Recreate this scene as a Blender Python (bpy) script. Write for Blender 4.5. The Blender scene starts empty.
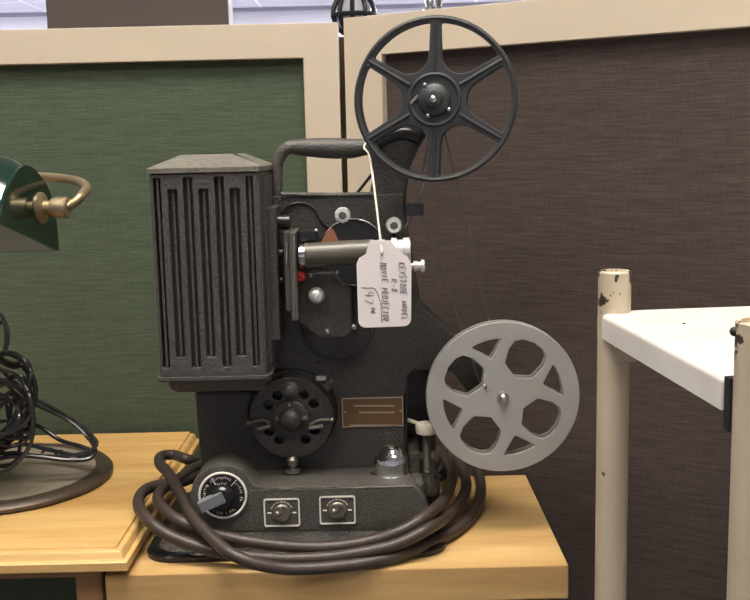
import bpy, bmesh, math, random
from mathutils import Vector, Matrix
random.seed(7)
S = bpy.context.scene
COL = S.collection
R = math.radians
# ------------------------------------------------------------------ camera
TT = 0.75                       # top of the right-hand table
CAM = Vector((0, 0, TT + 0.3355))
F = 1000.0
rot = Matrix.Rotation(R(90 - 8.5), 3, 'X') @ Matrix.Rotation(R(-1.3), 3, 'Z')
cd = bpy.data.cameras.new('camera')
cam = bpy.data.objects.new('camera', cd); COL.objects.link(cam)
cam.matrix_world = Matrix.Translation(CAM) @ rot.to_4x4()
cd.sensor_width = 36; cd.lens = F * 36 / 750; cd.clip_start = 0.02; cd.clip_end = 100
S.camera = cam
FWD = rot @ Vector((0, 0, -1))
def ray(px, py): return rot @ Vector(((px - 375) / F, -(py - 300) / F, -1))
def P(px, py, Y):               # point of the photograph at distance Y
    d = ray(px, py); return CAM + d * (Y / d.y)
def PZ(px, py, z):              # point of the photograph at height z
    d = ray(px, py); return CAM + d * ((z - CAM.z) / d.z)
def SC(p): return (p - CAM).dot(FWD) / F
def XZ(pts, Y): return [(P(x, y, Y).x, P(x, y, Y).z) for x, y in pts]

# ------------------------------------------------------------------ materials
MATS = {}
def mat(name, col, rough=0.5, metal=0.0, bump=0.0, bscale=300, var=0.0, vscale=30, stretch=(1, 1, 1), coat=0, emit=0, spec=0.5):
    m = bpy.data.materials.new(name); m.use_nodes = True
    n = m.node_tree.nodes; L = m.node_tree.links
    b = n['Principled BSDF']
    b.inputs['Base Color'].default_value = (*col, 1); b.inputs['Roughness'].default_value = rough
    b.inputs['Metallic'].default_value = metal; b.inputs['Coat Weight'].default_value = coat
    b.inputs['Specular IOR Level'].default_value = spec
    tc = n.new('ShaderNodeTexCoord'); mp = n.new('ShaderNodeMapping'); mp.inputs['Scale'].default_value = stretch
    L.new(tc.outputs['Object'], mp.inputs['Vector'])
    if var:
        t = n.new('ShaderNodeTexNoise'); t.inputs['Scale'].default_value = vscale; t.inputs['Detail'].default_value = 6
        L.new(mp.outputs[0], t.inputs['Vector'])
        mx = n.new('ShaderNodeMix'); mx.data_type = 'RGBA'
        mx.inputs[6].default_value = (*[c * (1 - var) for c in col], 1); mx.inputs[7].default_value = (*[min(1, c * (1 + var)) for c in col], 1)
        L.new(t.outputs[0], mx.inputs[0]); L.new(mx.outputs[2], b.inputs['Base Color'])
    if bump:
        t = n.new('ShaderNodeTexNoise'); t.inputs['Scale'].default_value = bscale; t.inputs['Detail'].default_value = 3
        L.new(mp.outputs[0], t.inputs['Vector'])
        bp = n.new('ShaderNodeBump'); bp.inputs['Strength'].default_value = bump; bp.inputs['Distance'].default_value = 0.001
        L.new(t.outputs[0], bp.inputs['Height']); L.new(bp.outputs[0], b.inputs['Normal'])
    if emit:
        b.inputs['Emission Color'].default_value = (*col, 1); b.inputs['Emission Strength'].default_value = emit
    MATS[name] = m; return m

def wood(name, c1, c2, along='X', rough=0.45, sc=1.0):
    m = bpy.data.materials.new(name); m.use_nodes = True
    n = m.node_tree.nodes; L = m.node_tree.links; b = n['Principled BSDF']
    tc = n.new('ShaderNodeTexCoord'); mp = n.new('ShaderNodeMapping')
    mp.inputs['Scale'].default_value = {'X': (2.2 * sc, 22 * sc, 22 * sc), 'Y': (22 * sc, 2.2 * sc, 22 * sc), 'Z': (22 * sc, 22 * sc, 2.2 * sc)}[along]
    L.new(tc.outputs['Object'], mp.inputs['Vector'])
    a = n.new('ShaderNodeTexNoise'); a.inputs['Scale'].default_value = 1.0; a.inputs['Detail'].default_value = 5; a.inputs['Distortion'].default_value = 1.2
    L.new(mp.outputs[0], a.inputs['Vector'])
    mp2 = n.new('ShaderNodeMapping'); mp2.inputs['Scale'].default_value = tuple(v * 7 for v in mp.inputs['Scale'].default_value)
    L.new(tc.outputs['Object'], mp2.inputs['Vector'])
    f = n.new('ShaderNodeTexNoise'); f.inputs['Scale'].default_value = 1.0; f.inputs['Detail'].default_value = 4
    L.new(mp2.outputs[0], f.inputs['Vector'])
    ad = n.new('ShaderNodeMath'); ad.operation = 'MULTIPLY_ADD'; ad.inputs[1].default_value = 0.35; L.new(f.outputs[0], ad.inputs[0]); L.new(a.outputs[0], ad.inputs[2])
    cr = n.new('ShaderNodeValToRGB'); cr.color_ramp.elements[0].position = 0.42; cr.color_ramp.elements[1].position = 0.85
    cr.color_ramp.elements[0].color = (*c1, 1); cr.color_ramp.elements[1].color = (*c2, 1)
    L.new(ad.outputs[0], cr.inputs[0]); L.new(cr.outputs[0], b.inputs['Base Color'])
    b.inputs['Roughness'].default_value = rough
    MATS[name] = m; return m

def fabric(name, c1, c2, rotz=0.0):
    m = bpy.data.materials.new(name); m.use_nodes = True
    n = m.node_tree.nodes; L = m.node_tree.links; b = n['Principled BSDF']
    tc = n.new('ShaderNodeTexCoord')
    hs = []
    for s in ((35, 35, 900), (700, 700, 60), (900, 900, 900)):
        mp = n.new('ShaderNodeMapping'); mp.inputs['Scale'].default_value = s
        mp.vector_type = 'POINT'
        L.new(tc.outputs['Object'], mp.inputs['Vector'])
        t = n.new('ShaderNodeTexNoise'); t.inputs['Scale'].default_value = 1; t.inputs['Detail'].default_value = 2
        L.new(mp.outputs[0], t.inputs['Vector']); hs.append(t)
    w1 = n.new('ShaderNodeMath'); w1.operation = 'MULTIPLY_ADD'; w1.inputs[1].default_value = 0.45; w1.inputs[2].default_value = 0.275; L.new(hs[1].outputs[0], w1.inputs[0])
    ad = n.new('ShaderNodeMath'); L.new(hs[0].outputs[0], ad.inputs[0]); L.new(w1.outputs[0], ad.inputs[1])
    ad2 = n.new('ShaderNodeMath'); L.new(ad.outputs[0], ad2.inputs[0]); L.new(hs[2].outputs[0], ad2.inputs[1])
    cr = n.new('ShaderNodeValToRGB'); cr.color_ramp.elements[0].position = 0.38; cr.color_ramp.elements[1].position = 0.64
    cr.color_ramp.elements[0].color = (*c1, 1); cr.color_ramp.elements[1].color = (*c2, 1)
    dv = n.new('ShaderNodeMath'); dv.operation = 'DIVIDE'; dv.inputs[1].default_value = 3.0
    L.new(ad2.outputs[0], dv.inputs[0]); L.new(dv.outputs[0], cr.inputs[0]); L.new(cr.outputs[0], b.inputs['Base Color'])
    bp = n.new('ShaderNodeBump'); bp.inputs['Strength'].default_value = 0.5; bp.inputs['Distance'].default_value = 0.001
    L.new(dv.outputs[0], bp.inputs['Height']); L.new(bp.outputs[0], b.inputs['Normal'])
    b.inputs['Roughness'].default_value = 0.85; b.inputs['Specular IOR Level'].default_value = 0.25
    MATS[name] = m; return m

def chipped(name, col, chip, thr, scale=70, rough=0.4, top=None):
    m = bpy.data.materials.new(name); m.use_nodes = True
    n = m.node_tree.nodes; L = m.node_tree.links; b = n['Principled BSDF']
    tc = n.new('ShaderNodeTexCoord')
    t = n.new('ShaderNodeTexNoise'); t.inputs['Scale'].default_value = scale; t.inputs['Detail'].default_value = 5
    L.new(tc.outputs['Object'], t.inputs['Vector'])
    src = t.outputs[0]
    if top is not None:          # paint is worn off mostly near the exposed tube ends
        sp = n.new('ShaderNodeSeparateXYZ'); L.new(tc.outputs['Object'], sp.inputs[0])
        mr = n.new('ShaderNodeMapRange'); mr.inputs[1].default_value = top - 0.05; mr.inputs[2].default_value = top
        mr.inputs[3].default_value = -0.1; mr.inputs[4].default_value = 0.06; L.new(sp.outputs[2], mr.inputs[0])
        ad = n.new('ShaderNodeMath'); L.new(src, ad.inputs[0]); L.new(mr.outputs[0], ad.inputs[1]); src = ad.outputs[0]
    cr = n.new('ShaderNodeValToRGB'); cr.color_ramp.elements[0].position = thr; cr.color_ramp.elements[1].position = thr + 0.02
    cr.color_ramp.elements[0].color = (0, 0, 0, 1); cr.color_ramp.elements[1].color = (1, 1, 1, 1)
    L.new(src, cr.inputs[0])
    t2 = n.new('ShaderNodeTexNoise'); t2.inputs['Scale'].default_value = 25; t2.inputs['Detail'].default_value = 5; L.new(tc.outputs['Object'], t2.inputs['Vector'])
    mv = n.new('ShaderNodeMix'); mv.data_type = 'RGBA'; mv.inputs[6].default_value = (*[c * .82 for c in col], 1); mv.inputs[7].default_value = (*[min(1, c * 1.12) for c in col], 1)
    L.new(t2.outputs[0], mv.inputs[0])
    mx = n.new('ShaderNodeMix'); mx.data_type = 'RGBA'; L.new(mv.outputs[2], mx.inputs[6]); mx.inputs[7].default_value = (*chip, 1)
    L.new(cr.outputs[0], mx.inputs[0]); L.new(mx.outputs[2], b.inputs['Base Color']); b.inputs['Roughness'].default_value = rough
    MATS[name] = m; return m

crinkle = mat('crinkle_paint', (0.074, 0.069, 0.060), 0.40, 0, 1.0, 480, 0.9, 650)
crinkle_dark = mat('dark_crinkle_paint', (0.046, 0.043, 0.039), 0.38, 0, 1.0, 480, 0.9, 650)
house_paint = mat('lamphouse_paint', (0.076, 0.069, 0.064), 0.36, 0, 0.9, 520, 0.8, 650)
lid_paint = mat('pale_lid_paint', (0.17, 0.158, 0.13), 0.33, 0, 0.8, 520, 0.5, 200)  # lid only, paler than the other lamphouse paint
motor_paint = mat('motor_paint', (0.036, 0.033, 0.030), 0.36, 0, 0.9, 480, 0.6, 600)
groove_m = mat('groove_paint', (0.030, 0.027, 0.026), 0.5)
black_m = mat('black_enamel', (0.012, 0.012, 0.013), 0.28, 0, 0.1, 300)
reel_black = mat('black_reel_enamel', (0.035, 0.037, 0.040), 0.42, 0, 0.1, 200, 0.15, 60)
reel_grey = mat('grey_reel_paint', (0.42, 0.412, 0.385), 0.36, 0.3, 0.05, 200, 0.1, 30)
chrome = mat('chrome', (0.72, 0.71, 0.69), 0.16, 1.0, 0.05, 200)
steel = mat('satin_steel', (0.55, 0.54, 0.52), 0.32, 1.0, 0.1, 300)
lens_grey = mat('lens_barrel_grey', (0.095, 0.088, 0.072), 0.36, 0.15, 0.1, 400, 0.2, 50)
brass = mat('brass', (0.40, 0.31, 0.19), 0.40, 0.75, 0.1, 200, 0.2, 40)
plate_brown = mat('nameplate_bronze', (0.15, 0.088, 0.042), 0.4, 0.4, 0.1, 300, 0.25, 200)
plate_line = mat('nameplate_relief', (0.42, 0.33, 0.23), 0.4, 0.4)
white_line = mat('white_lettering', (0.72, 0.69, 0.62), 0.5)
red_m = mat('red_plastic', (0.45, 0.03, 0.02), 0.22)
alu = mat('polished_aluminium', (0.78, 0.77, 0.75), 0.36, 0.55, 0.05, 300)
nickel = mat('aged_nickel', (0.26, 0.235, 0.20), 0.34, 0.8)
bone = mat('cream_plastic', (0.62, 0.58, 0.48), 0.4)
grip_m = mat('handle_grip', (0.060, 0.055, 0.050), 0.45, 0, 0.8, 500, 0.3, 80)
knobgrey = mat('pointer_grey', (0.17, 0.18, 0.19), 0.35)
cord_m = mat('brown_rubber_cord', (0.046, 0.033, 0.027), 0.45, 0, 0.3, 400, 0.25, 60)
wire_m = mat('black_vinyl_cord', (0.026, 0.026, 0.026), 0.18, 0, 0.05, 100)
belt_m = mat('spring_belt_steel', (0.22, 0.21, 0.20), 0.4, 0.8)
paper = mat('tag_card', (0.80, 0.74, 0.74), 0.75, 0, 0.1, 400, 0.03, 40)
ink = mat('ink', (0.10, 0.085, 0.11), 0.7)
string_m = mat('cotton_string', (0.78, 0.74, 0.66), 0.8)
cream = mat('cream_painted_wood', (0.56, 0.475, 0.365), 0.5, 0, 0.15, 60, 0.06, 12)
green_f = fabric('green_burlap', (0.046, 0.064, 0.040), (0.104, 0.136, 0.088))
brown_f = fabric('brown_burlap', (0.036, 0.0265, 0.024), (0.100, 0.075, 0.066))
pine = wood('pale_pine', (0.64, 0.43, 0.185), (0.44, 0.26, 0.095), 'X')
pine2 = wood('honey_pine', (0.69, 0.455, 0.18), (0.47, 0.27, 0.085), 'X')
pine_y = wood('honey_pine_side_grain', (0.64, 0.38, 0.14), (0.50, 0.26, 0.075), 'Y')
pine_leg = wood('dull_pine', (0.40, 0.22, 0.09), (0.28, 0.14, 0.05), 'Z')
glass_g = mat('green_glass_shade', (0.006, 0.024, 0.014), 0.12, 0, 0, 1, 0.3, 20, coat=0.6)
glass_w = mat('white_glass_lining', (0.42, 0.45, 0.36), 0.35)
base_tan = mat('worn_felt_tan', (0.25, 0.21, 0.155), 0.55, 0.2, 0.1, 150, 0.2, 20)
base_rim = mat('bronzed_rim', (0.085, 0.064, 0.046), 0.4, 0.4, 0.3, 200, 0.4, 60)
enamel = chipped('white_enamel', (0.84, 0.81, 0.75), (0.05, 0.035, 0.03), 0.82, 40, 0.25)
post_m = chipped('cream_enamel_post', (0.56, 0.475, 0.35), (0.055, 0.038, 0.028), 0.61, 75, 0.4, top=0.985)
rubber_gap = mat('rubber_and_gap_dark', (0.02, 0.018, 0.018), 0.5)  # screw head, and dark fill for the shelf gap and hole
copper = mat('copper_glint', (0.45, 0.20, 0.12), 0.35, 0.7)

# ------------------------------------------------------------------ mesh builder
OFF = {}
class M:
    def __init__(s): s.bm = bmesh.new()
    def mesh(s, me, mx=None):
        if mx is not None: me.transform(mx)
        s.bm.from_mesh(me); bpy.data.meshes.remove(me); return s
    def box(s, a, b, bev=0.0, seg=2):
        a = Vector(a); b = Vector(b); t = bmesh.new(); bmesh.ops.create_cube(t, size=1)
        bmesh.ops.scale(t, vec=(b - a), verts=t.verts); bmesh.ops.translate(t, vec=(a + b) / 2, verts=t.verts)
        if bev: bmesh.ops.bevel(t, geom=t.edges[:], offset=bev, segments=seg, profile=0.5, affect='EDGES')
        bmesh.ops.recalc_face_normals(t, faces=t.faces)
        me = bpy.data.meshes.new('t'); t.to_mesh(me); t.free(); return s.mesh(me)
    def loft(s, rings, cap=True):
        vs = [[s.bm.verts.new(p) for p in r] for r in rings]
        fs = []
        for a, b in zip(vs, vs[1:]):
            n = len(a)
            for i in range(n): fs.append(s.bm.faces.new((a[i], a[(i + 1) % n], b[(i + 1) % n], b[i])))
        if cap: fs.append(s.bm.faces.new(vs[0][::-1])); fs.append(s.bm.faces.new(vs[-1]))
        bmesh.ops.recalc_face_normals(s.bm, faces=fs); return s
    def lathe(s, o, axis, prof, n=32):       # prof: (radius, along axis)
        o = Vector(o); ax = Vector(axis).normalized()
        u = ax.orthogonal().normalized(); v = ax.cross(u)
        rings = [[o + ax * h + (u * math.cos(k * 2 * math.pi / n) + v * math.sin(k * 2 * math.pi / n)) * max(r, 1e-5) for k in range(n)] for r, h in prof]
        return s.loft(rings)
    def cyl(s, a, b, r, r2=None, n=24, bev=0):
        a = Vector(a); b = Vector(b); L = (b - a).length; r2 = r if r2 is None else r2
        return s.lathe(a, b - a, [(r - bev, 0), (r, bev), (r2, L - bev), (r2 - bev, L)] if bev else [(r, 0), (r2, L)], n)
    def ball(s, c, r, n=20, axis=(0, 0, 1), sq=1.0):
        return s.lathe(c, axis, [(r * math.sin(t * math.pi / 12), -sq * r * math.cos(t * math.pi / 12)) for t in range(13)], n)
    def ring(s, c, axis, R0, r, n=48, m=10):
        c = Vector(c); ax = Vector(axis).normalized(); u = ax.orthogonal().normalized(); v = ax.cross(u)
        vs = []
        for k in range(n):
            d = u * math.cos(k * 2 * math.pi / n) + v * math.sin(k * 2 * math.pi / n)
            vs.append([s.bm.verts.new(c + d * (R0 + r * math.cos(j * 2 * math.pi / m)) + ax * r * math.sin(j * 2 * math.pi / m)) for j in range(m)])
        fs = []
        for k in range(n):
            for j in range(m): fs.append(s.bm.faces.new((vs[k][j], vs[(k + 1) % n][j], vs[(k + 1) % n][(j + 1) % m], vs[k][(j + 1) % m])))
        bmesh.ops.recalc_face_normals(s.bm, faces=fs); return s
    def tube(s, pts, r, n=10, sub=6, smooth=True, rad=None):
        pts = [Vector(p) for p in pts]
        q = []; rr = []
        if smooth and len(pts) > 2:
            for i in range(len(pts) - 1):
                p0 = pts[max(i - 1, 0)]; p1 = pts[i]; p2 = pts[i + 1]; p3 = pts[min(i + 2, len(pts) - 1)]
                for k in range(sub):
                    t = k / sub
                    q.append(0.5 * ((2 * p1) + (p2 - p0) * t + (2 * p0 - 5 * p1 + 4 * p2 - p3) * t * t + (3 * p1 - p0 - 3 * p2 + p3) * t ** 3))
                    rr.append(rad[i] * (1 - t) + rad[i + 1] * t if rad else r)
            q.append(pts[-1]); rr.append(rad[-1] if rad else r)
        else: q = pts; rr = rad or [r] * len(pts)
        T = (q[1] - q[0]).normalized(); U = T.orthogonal().normalized(); rings = []
        for i, p in enumerate(q):
            Tn = (q[min(i + 1, len(q) - 1)] - q[max(i - 1, 0)])
            Tn = Tn.normalized() if Tn.length > 1e-9 else T
            U = (U - Tn * U.dot(Tn)).normalized(); V = Tn.cross(U); T = Tn
            rings.append([p + (U * math.cos(k * 2 * math.pi / n) + V * math.sin(k * 2 * math.pi / n)) * rr[i] for k in range(n)])
        return s.loft(rings)
    def plate(s, loops, y0, y1, bev=0.0, mx=None):    # outlines in (x, z), with holes, thickness along Y
        cu = bpy.data.curves.new('c', 'CURVE'); cu.dimensions = '2D'; cu.fill_mode = 'BOTH'
        for lp in loops:
            sp = cu.splines.new('POLY'); sp.points.add(len(lp) - 1); sp.use_cyclic_u = True
            for pt, (x, z) in zip(sp.points, lp): pt.co = (x, z, 0, 1)
        cu.extrude = (y1 - y0) / 2 - bev; cu.bevel_depth = bev; cu.offset = -bev; cu.bevel_resolution = 1
        o = bpy.data.objects.new('c', cu); COL.objects.link(o)
        dg = bpy.context.evaluated_depsgraph_get(); dg.update()
        me = bpy.data.meshes.new_from_object(o.evaluated_get(dg))
        bpy.data.objects.remove(o); bpy.data.curves.remove(cu)
        T = Matrix(((1, 0, 0, 0), (0, 0, -1, (y0 + y1) / 2), (0, 1, 0, 0), (0, 0, 0, 1)))
        s.mesh(me, T if mx is None else mx @ T)
        bmesh.ops.remove_doubles(s.bm, verts=s.bm.verts, dist=1e-6); return s
    def build(s, name, m, parent=None, label=None, kind=None):
        off = OFF.get(parent, Vector((0, 0, 0)))
        if off.length: bmesh.ops.translate(s.bm, vec=-off, verts=s.bm.verts)
        me = bpy.data.meshes.new(name); s.bm.to_mesh(me); s.bm.free()
        me.polygons.foreach_set('use_smooth', [True] * len(me.polygons)); me.set_sharp_from_angle(angle=R(38))
        me.materials.append(m)
        o = bpy.data.objects.new(name, me); COL.objects.link(o)
        wn = o.modifiers.new('weighted_normal', 'WEIGHTED_NORMAL'); wn.keep_sharp = True; wn.weight = 80
        if parent: o.parent = parent; OFF[o] = off
        if label: o['label'] = label
        if kind: o['kind'] = kind
        return o
def thing(name, label, cat, loc, group=None, local=False, rot3=None):
    o = bpy.data.objects.new(name, None); COL.objects.link(o); o.location = loc; o.empty_display_size = 0.02
    o['label'] = label; o['category'] = cat
    if group: o['group'] = group
    if rot3: o.rotation_euler = rot3
    OFF[o] = Vector((0, 0, 0)) if local else Vector(loc)
    return o
def tag(o, label, cat, group=None):
    o['label'] = label; o['category'] = cat
    if group: o['group'] = group
    return o
def circ(cx, cz, r, n=32, a0=0): return [(cx + r * math.cos(a0 + k * 2 * math.pi / n), cz + r * math.sin(a0 + k * 2 * math.pi / n)) for k in range(n)]
def fillet(pts, r, n=6):
    out = []; N = len(pts)
    for i in range(N):
        p = Vector(pts[i]); a = Vector(pts[i - 1]) - p; b = Vector(pts[(i + 1) % N]) - p
        rr = r[i] if isinstance(r, (list, tuple)) else r
        la, lb = a.length, b.length; a = a.normalized(); b = b.normalized()
        ang = a.angle(b)
        if rr <= 0 or ang > 3.1: out.append((p.x, p.y)); continue
        d = min(rr / math.tan(ang / 2), la * 0.49, lb * 0.49); rr2 = d * math.tan(ang / 2)
        c = p + (a + b).normalized() * (rr2 / math.sin(ang / 2))
        v0 = p + a * d - c; v1 = p + b * d - c; an = v0.angle_signed(v1)
        a0 = math.atan2(v0.y, v0.x); a1 = math.atan2(v1.y, v1.x); da = a1 - a0
        while da > math.pi: da -= 2 * math.pi
        while da < -math.pi: da += 2 * math.pi
        for k in range(n + 1):
            t = a0 + da * k / n; out.append((c.x + rr2 * math.cos(t), c.y + rr2 * math.sin(t)))
    return out
def rrect(x0, z0, x1, z1, r): return fillet([(x0, z0), (x1, z0), (x1, z1), (x0, z1)], r)
YV = (0, -1, 0)                  # towards the viewer

# ------------------------------------------------------------------ room shell
def struct(name, bm, m): return bm.build(name, m, None, None, 'structure')
RX0, RX1, RY0, RY1, RH = -6.0, 6.0, -4.0, 11.6, 2.70
floor_m = mat('floor_vinyl', (0.11, 0.10, 0.09), 0.5, 0, 0.05, 30, 0.15, 3)
wall_m = mat('pale_wall_paint', (0.78, 0.78, 0.84), 0.8, 0, 0.05, 60, 0.03, 2)
cm = bpy.data.materials.new('ceiling_tiles'); cm.use_nodes = True
n_ = cm.node_tree.nodes; l_ = cm.node_tree.links; br = n_.new('ShaderNodeTexBrick'); tc = n_.new('ShaderNodeTexCoord')
br.offset = 0; br.inputs['Scale'].default_value = 1; br.inputs['Brick Width'].default_value = 1.2; br.inputs['Row Height'].default_value = 0.6
br.inputs['Mortar Size'].default_value = 0.018; br.inputs['Color1'].default_value = (0.66, 0.66, 0.74, 1); br.inputs['Color2'].default_value = (0.60, 0.60, 0.69, 1)
br.inputs['Mortar'].default_value = (0.88, 0.88, 0.92, 1)
l_.new(tc.outputs['Object'], br.inputs['Vector']); l_.new(br.outputs[0], n_['Principled BSDF'].inputs['Base Color']); n_['Principled BSDF'].inputs['Roughness'].default_value = 0.9
struct('floor', M().box((RX0, RY0, -0.1), (RX1, RY1, 0)), floor_m)
struct('ceiling', M().box((RX0, RY0, RH), (RX1, RY1, RH + 0.1)), cm)
struct('wall_back', M().box((RX0, RY1, 0), (RX1, RY1 + 0.1, RH)), wall_m)
struct('wall_front', M().box((RX0, RY0 - 0.1, 0), (RX1, RY0, RH)), wall_m)
struct('wall_left', M().box((RX0 - 0.1, RY0, 0), (RX0, RY1, RH)), wall_m)
struct('wall_right', M().box((RX1, RY0, 0), (RX1 + 0.1, RY1, RH)), wall_m)
struct('trim_1', M().box((RX0, RY1 - 0.03, RH - 0.04), (RX1, RY1, RH - 0.0)), mat('dark_cornice', (0.34, 0.33, 0.42), 0.6))

# brown pillar behind the green panel
pa = P(46.5, 20, 3.2); pb = P(229, 20, 3.2)
pil_m = mat('brown_pillar_paint', (0.23, 0.18, 0.145), 0.6, 0, 0.1, 40, 0.08, 4)
struct('trim_2', M().box((pa.x, 3.2, 0), (pb.x, 3.3, RH), 0.004), pil_m)

# ------------------------------------------------------------------ light fixtures
tube_m = mat('fluorescent_diffuser', (1.0, 0.95, 0.87), 0.5, emit=6.0)
FIX = [(-0.8, -0.55, 11.0), (1.0, -0.85, 6.0), (-0.1, 0.42, 27.0), (-3.4, 6.2, 150), (0.6, 6.2, 150), (3.6, 6.2, 150), (-3.4, 9.6, 150), (0.6, 9.6, 150), (3.6, 9.6, 150)]
for i, (fx, fy, pw) in enumerate(FIX):
    pos = 'over the projector table' if fy < 1 else ('beyond the partition' if fy < 6 else 'near the far wall')
    o = thing('ceiling_light', 'white recessed fluorescent ceiling fixture ' + pos, 'light', (fx, fy, RH), 'ceiling lights ' + pos)
    M().box((fx - 0.62, fy - 0.32, RH - 0.03), (fx + 0.62, fy - 0.29, RH)).box((fx - 0.62, fy + 0.29, RH - 0.03), (fx + 0.62, fy + 0.32, RH)).box((fx - 0.62, fy - 0.29, RH - 0.03), (fx - 0.59, fy + 0.29, RH)).box((fx + 0.59, fy - 0.29, RH - 0.03), (fx + 0.62, fy + 0.29, RH)).build('frame', cream, o)
    em = mat('fluorescent_diffuser', (1.0, 0.93, 0.83) if fy < 1 else (0.93, 0.93, 1.0), 0.5, emit=pw)
    M().box((fx - 0.59, fy - 0.29, RH - 0.02), (fx + 0.59, fy + 0.29, RH - 0.008)).build('diffuser', em, o)

# ------------------------------------------------------------------ partition panels
def panel(name, label, mx, W, H, stile, toprail, fm, Lloc):
    # local: x along the panel from 0..W, y depth (front at 0), z up
    o = thing(name, label, 'partition', Lloc, None, True, (0, 0, mx))
    fr = M().plate([[(0, 0), (W, 0), (W, H), (0, H)], [(stile, 0.12), (W - stile, 0.12), (W - stile, H - toprail), (stile, H - toprail)]], 0, 0.032, 0.0015)
    fr.build('frame', cream, o)
    M().box((stile - 0.004, 0.010, 0.116), (W - stile + 0.004, 0.020, H - toprail + 0.004)).build('fabric_panel', fm, o)
    for x in (0.06, W - 0.14): M().box((x, -0.10, 0), (x + 0.08, 0.13, 0.03), 0.004).build('foot', cream, o)
    return o
YG = 1.11
gr = P(338, 40, YG).x; gt = P(338, 22, YG).z; gst = gr - P(303, 60, YG).x; grail = gt - P(303, 58, YG).z
GW = 1.2
pg = panel('partition_panel', 'green burlap partition panel in a cream painted frame behind the left table', 0, GW, gt, gst, grail, green_f, (gr - GW, YG, 0))
bx = P(343.5, 40, YG).x; bt = P(343.5, 18, YG).z
ang = -math.atan2(0.21, 0.373)
bst = 0.0465; brail = bt - P(381, 54.7, YG - 0.02).z
pb_ = panel('partition_panel', 'brown burlap partition panel in a cream painted frame behind the white metal shelf', ang, 0.66, bt, bst, brail, brown_f, (bx, YG, 0))
hm = mat('hinge_bronze', (0.10, 0.065, 0.04), 0.4, 0.5)
hg = M()
for z0 in (0.25, 0.70, 0.955): hg.cyl((gr + 0.0025, YG + 0.032, z0), (gr + 0.0025, YG + 0.032, z0 + 0.2), 0.0055)
hg.box((gr - 0.0, YG + 0.033, 0.05), (gr + 0.012, YG + 0.037, gt - 0.012))
OFF[pg] = Vector((gr - GW, YG, 0)); hg.build('hinge', hm, pg)

# ------------------------------------------------------------------ tables
rx = 0.1522; yf = 0.7690
t = thing('side_table', 'pale pine table with square edge under the film projector', 'table', (0, 0.88, 0))
M().box((P(105, 585, yf).x, yf, TT - 0.0295), (rx, 0.998, TT), 0.0018).build('tabletop', pine, t)
M().box((-0.195, yf + 0.012, TT - 0.10), (rx - 0.015, yf + 0.03, TT - 0.0295)).box((-0.195, 0.95, TT - 0.10), (rx - 0.015, 0.968, TT - 0.0295)).build('apron', pine_leg, t)
for x in (-0.195, rx - 0.05):
    for y in (yf + 0.012, 0.935): M().box((x, y, 0), (x + 0.035, y + 0.035, TT - 0.0295), 0.002).build('leg', pine_leg, t)
LT = TT + 0.0185 + 0.005                  # top of the left-hand table
ex = PZ(116, 544, LT).x; ey = PZ(100, 545.5, LT).y; eb = PZ(150, 432.5, LT).y
t = thing('side_table', 'honey pine table with stepped moulded edge holding the lamp base and cord tangle', 'table', (-0.5, 0.9, 0))
X0 = -0.86
tm = M()
def tr(off, z): return [(X0 - off, ey - off, z), (ex + off, ey - off, z), (ex + off, eb + off * .3, z), (X0 - off, eb + off * .3, z)]
tm.loft([tr(0.0105, LT - 0.0180), tr(0.0118, LT - 0.0170), tr(0.0118, LT - 0.0105), tr(0.0105, LT - 0.0092), tr(0.0085, LT - 0.0088), tr(0.0075, LT - 0.0075), tr(0.0062, LT - 0.0038), tr(0.0045, LT - 0.0026), tr(0.0016, LT - 0.0022), tr(0.0010, LT - 0.0006), tr(0.0, LT)])
tm.build('tabletop', pine2, t)
lx1 = P(102.5, 590, ey + .008).x; lx0 = P(75.5, 590, ey + .008).x
M().box((X0 + .03, ey + 0.011, LT - 0.0315), (lx1 - .002, ey + 0.026, LT - 0.018)).box((X0 + .03, eb - 0.03, LT - 0.0315), (lx1 - .002, eb - 0.014, LT - 0.018)).build('apron', pine_leg, t)
for x in (lx0, X0 + .03):
    for y in (ey + 0.008, eb - 0.035): M().box((x, y, 0), (x + lx1 - lx0, y + 0.026, LT - 0.018), 0.0015).build('leg', pine_leg, t)

# ------------------------------------------------------------------ white metal shelf
ybp = 0.745; pr = 0.0122; SR = R(4.5)
zs = P(606, 311.5, ybp).z; pbx = P(613, 400, ybp).x
so_ = Vector((pbx, ybp, 0)); RS = Matrix.Rotation(SR, 3, 'Z')
def along(px, ox=0):                   # how far in front of the back post the left edge passes this column
    t = 0
    for k in range(4000):
        t = k * .0001; w = so_ + RS @ Vector((ox, -t, zs)) - CAM; c = rot.transposed() @ w
        if 375 - F * c.x / c.z >= px: break
    return t
tf = along(758); tl = along(722, -pr + .0012)
sh = thing('metal_shelf', 'white enamelled metal shelf on chipped cream tube posts at the right', 'shelf', so_, None, True, (0, 0, SR))
sx0 = -pr + 0.0012; sx1 = 0.335; sy0 = -tl; sy1 = .006
m = M()
def srect(o, z): return [(sx0 + o, sy0 + o, z), (sx1 - o, sy0 + o, z), (sx1 - o, sy1 - o, z), (sx0 + o, sy1 - o, z)]
m.loft([srect(0.0035, zs - 0.0195), srect(0.0, zs - 0.0195), srect(0, zs - 0.0045), srect(0.0006, zs - 0.0022), srect(0.0022, zs - .0006), srect(0.0045, zs), srect(0.03, zs - 0.0006)], False)
m.bm.faces.new([m.bm.verts.new(p) for p in srect(0.03, zs - 0.0006)])
m.loft([srect(0.0035, zs - 0.0195), srect(0.0035, zs - 0.006)], False)
m.bm.faces.new([m.bm.verts.new(p) for p in srect(0.0035, zs - 0.006)][::-1])
bmesh.ops.remove_doubles(m.bm, verts=m.bm.verts, dist=1e-6)
m.build('shelf_top', enamel, sh)
m = M()
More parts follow.
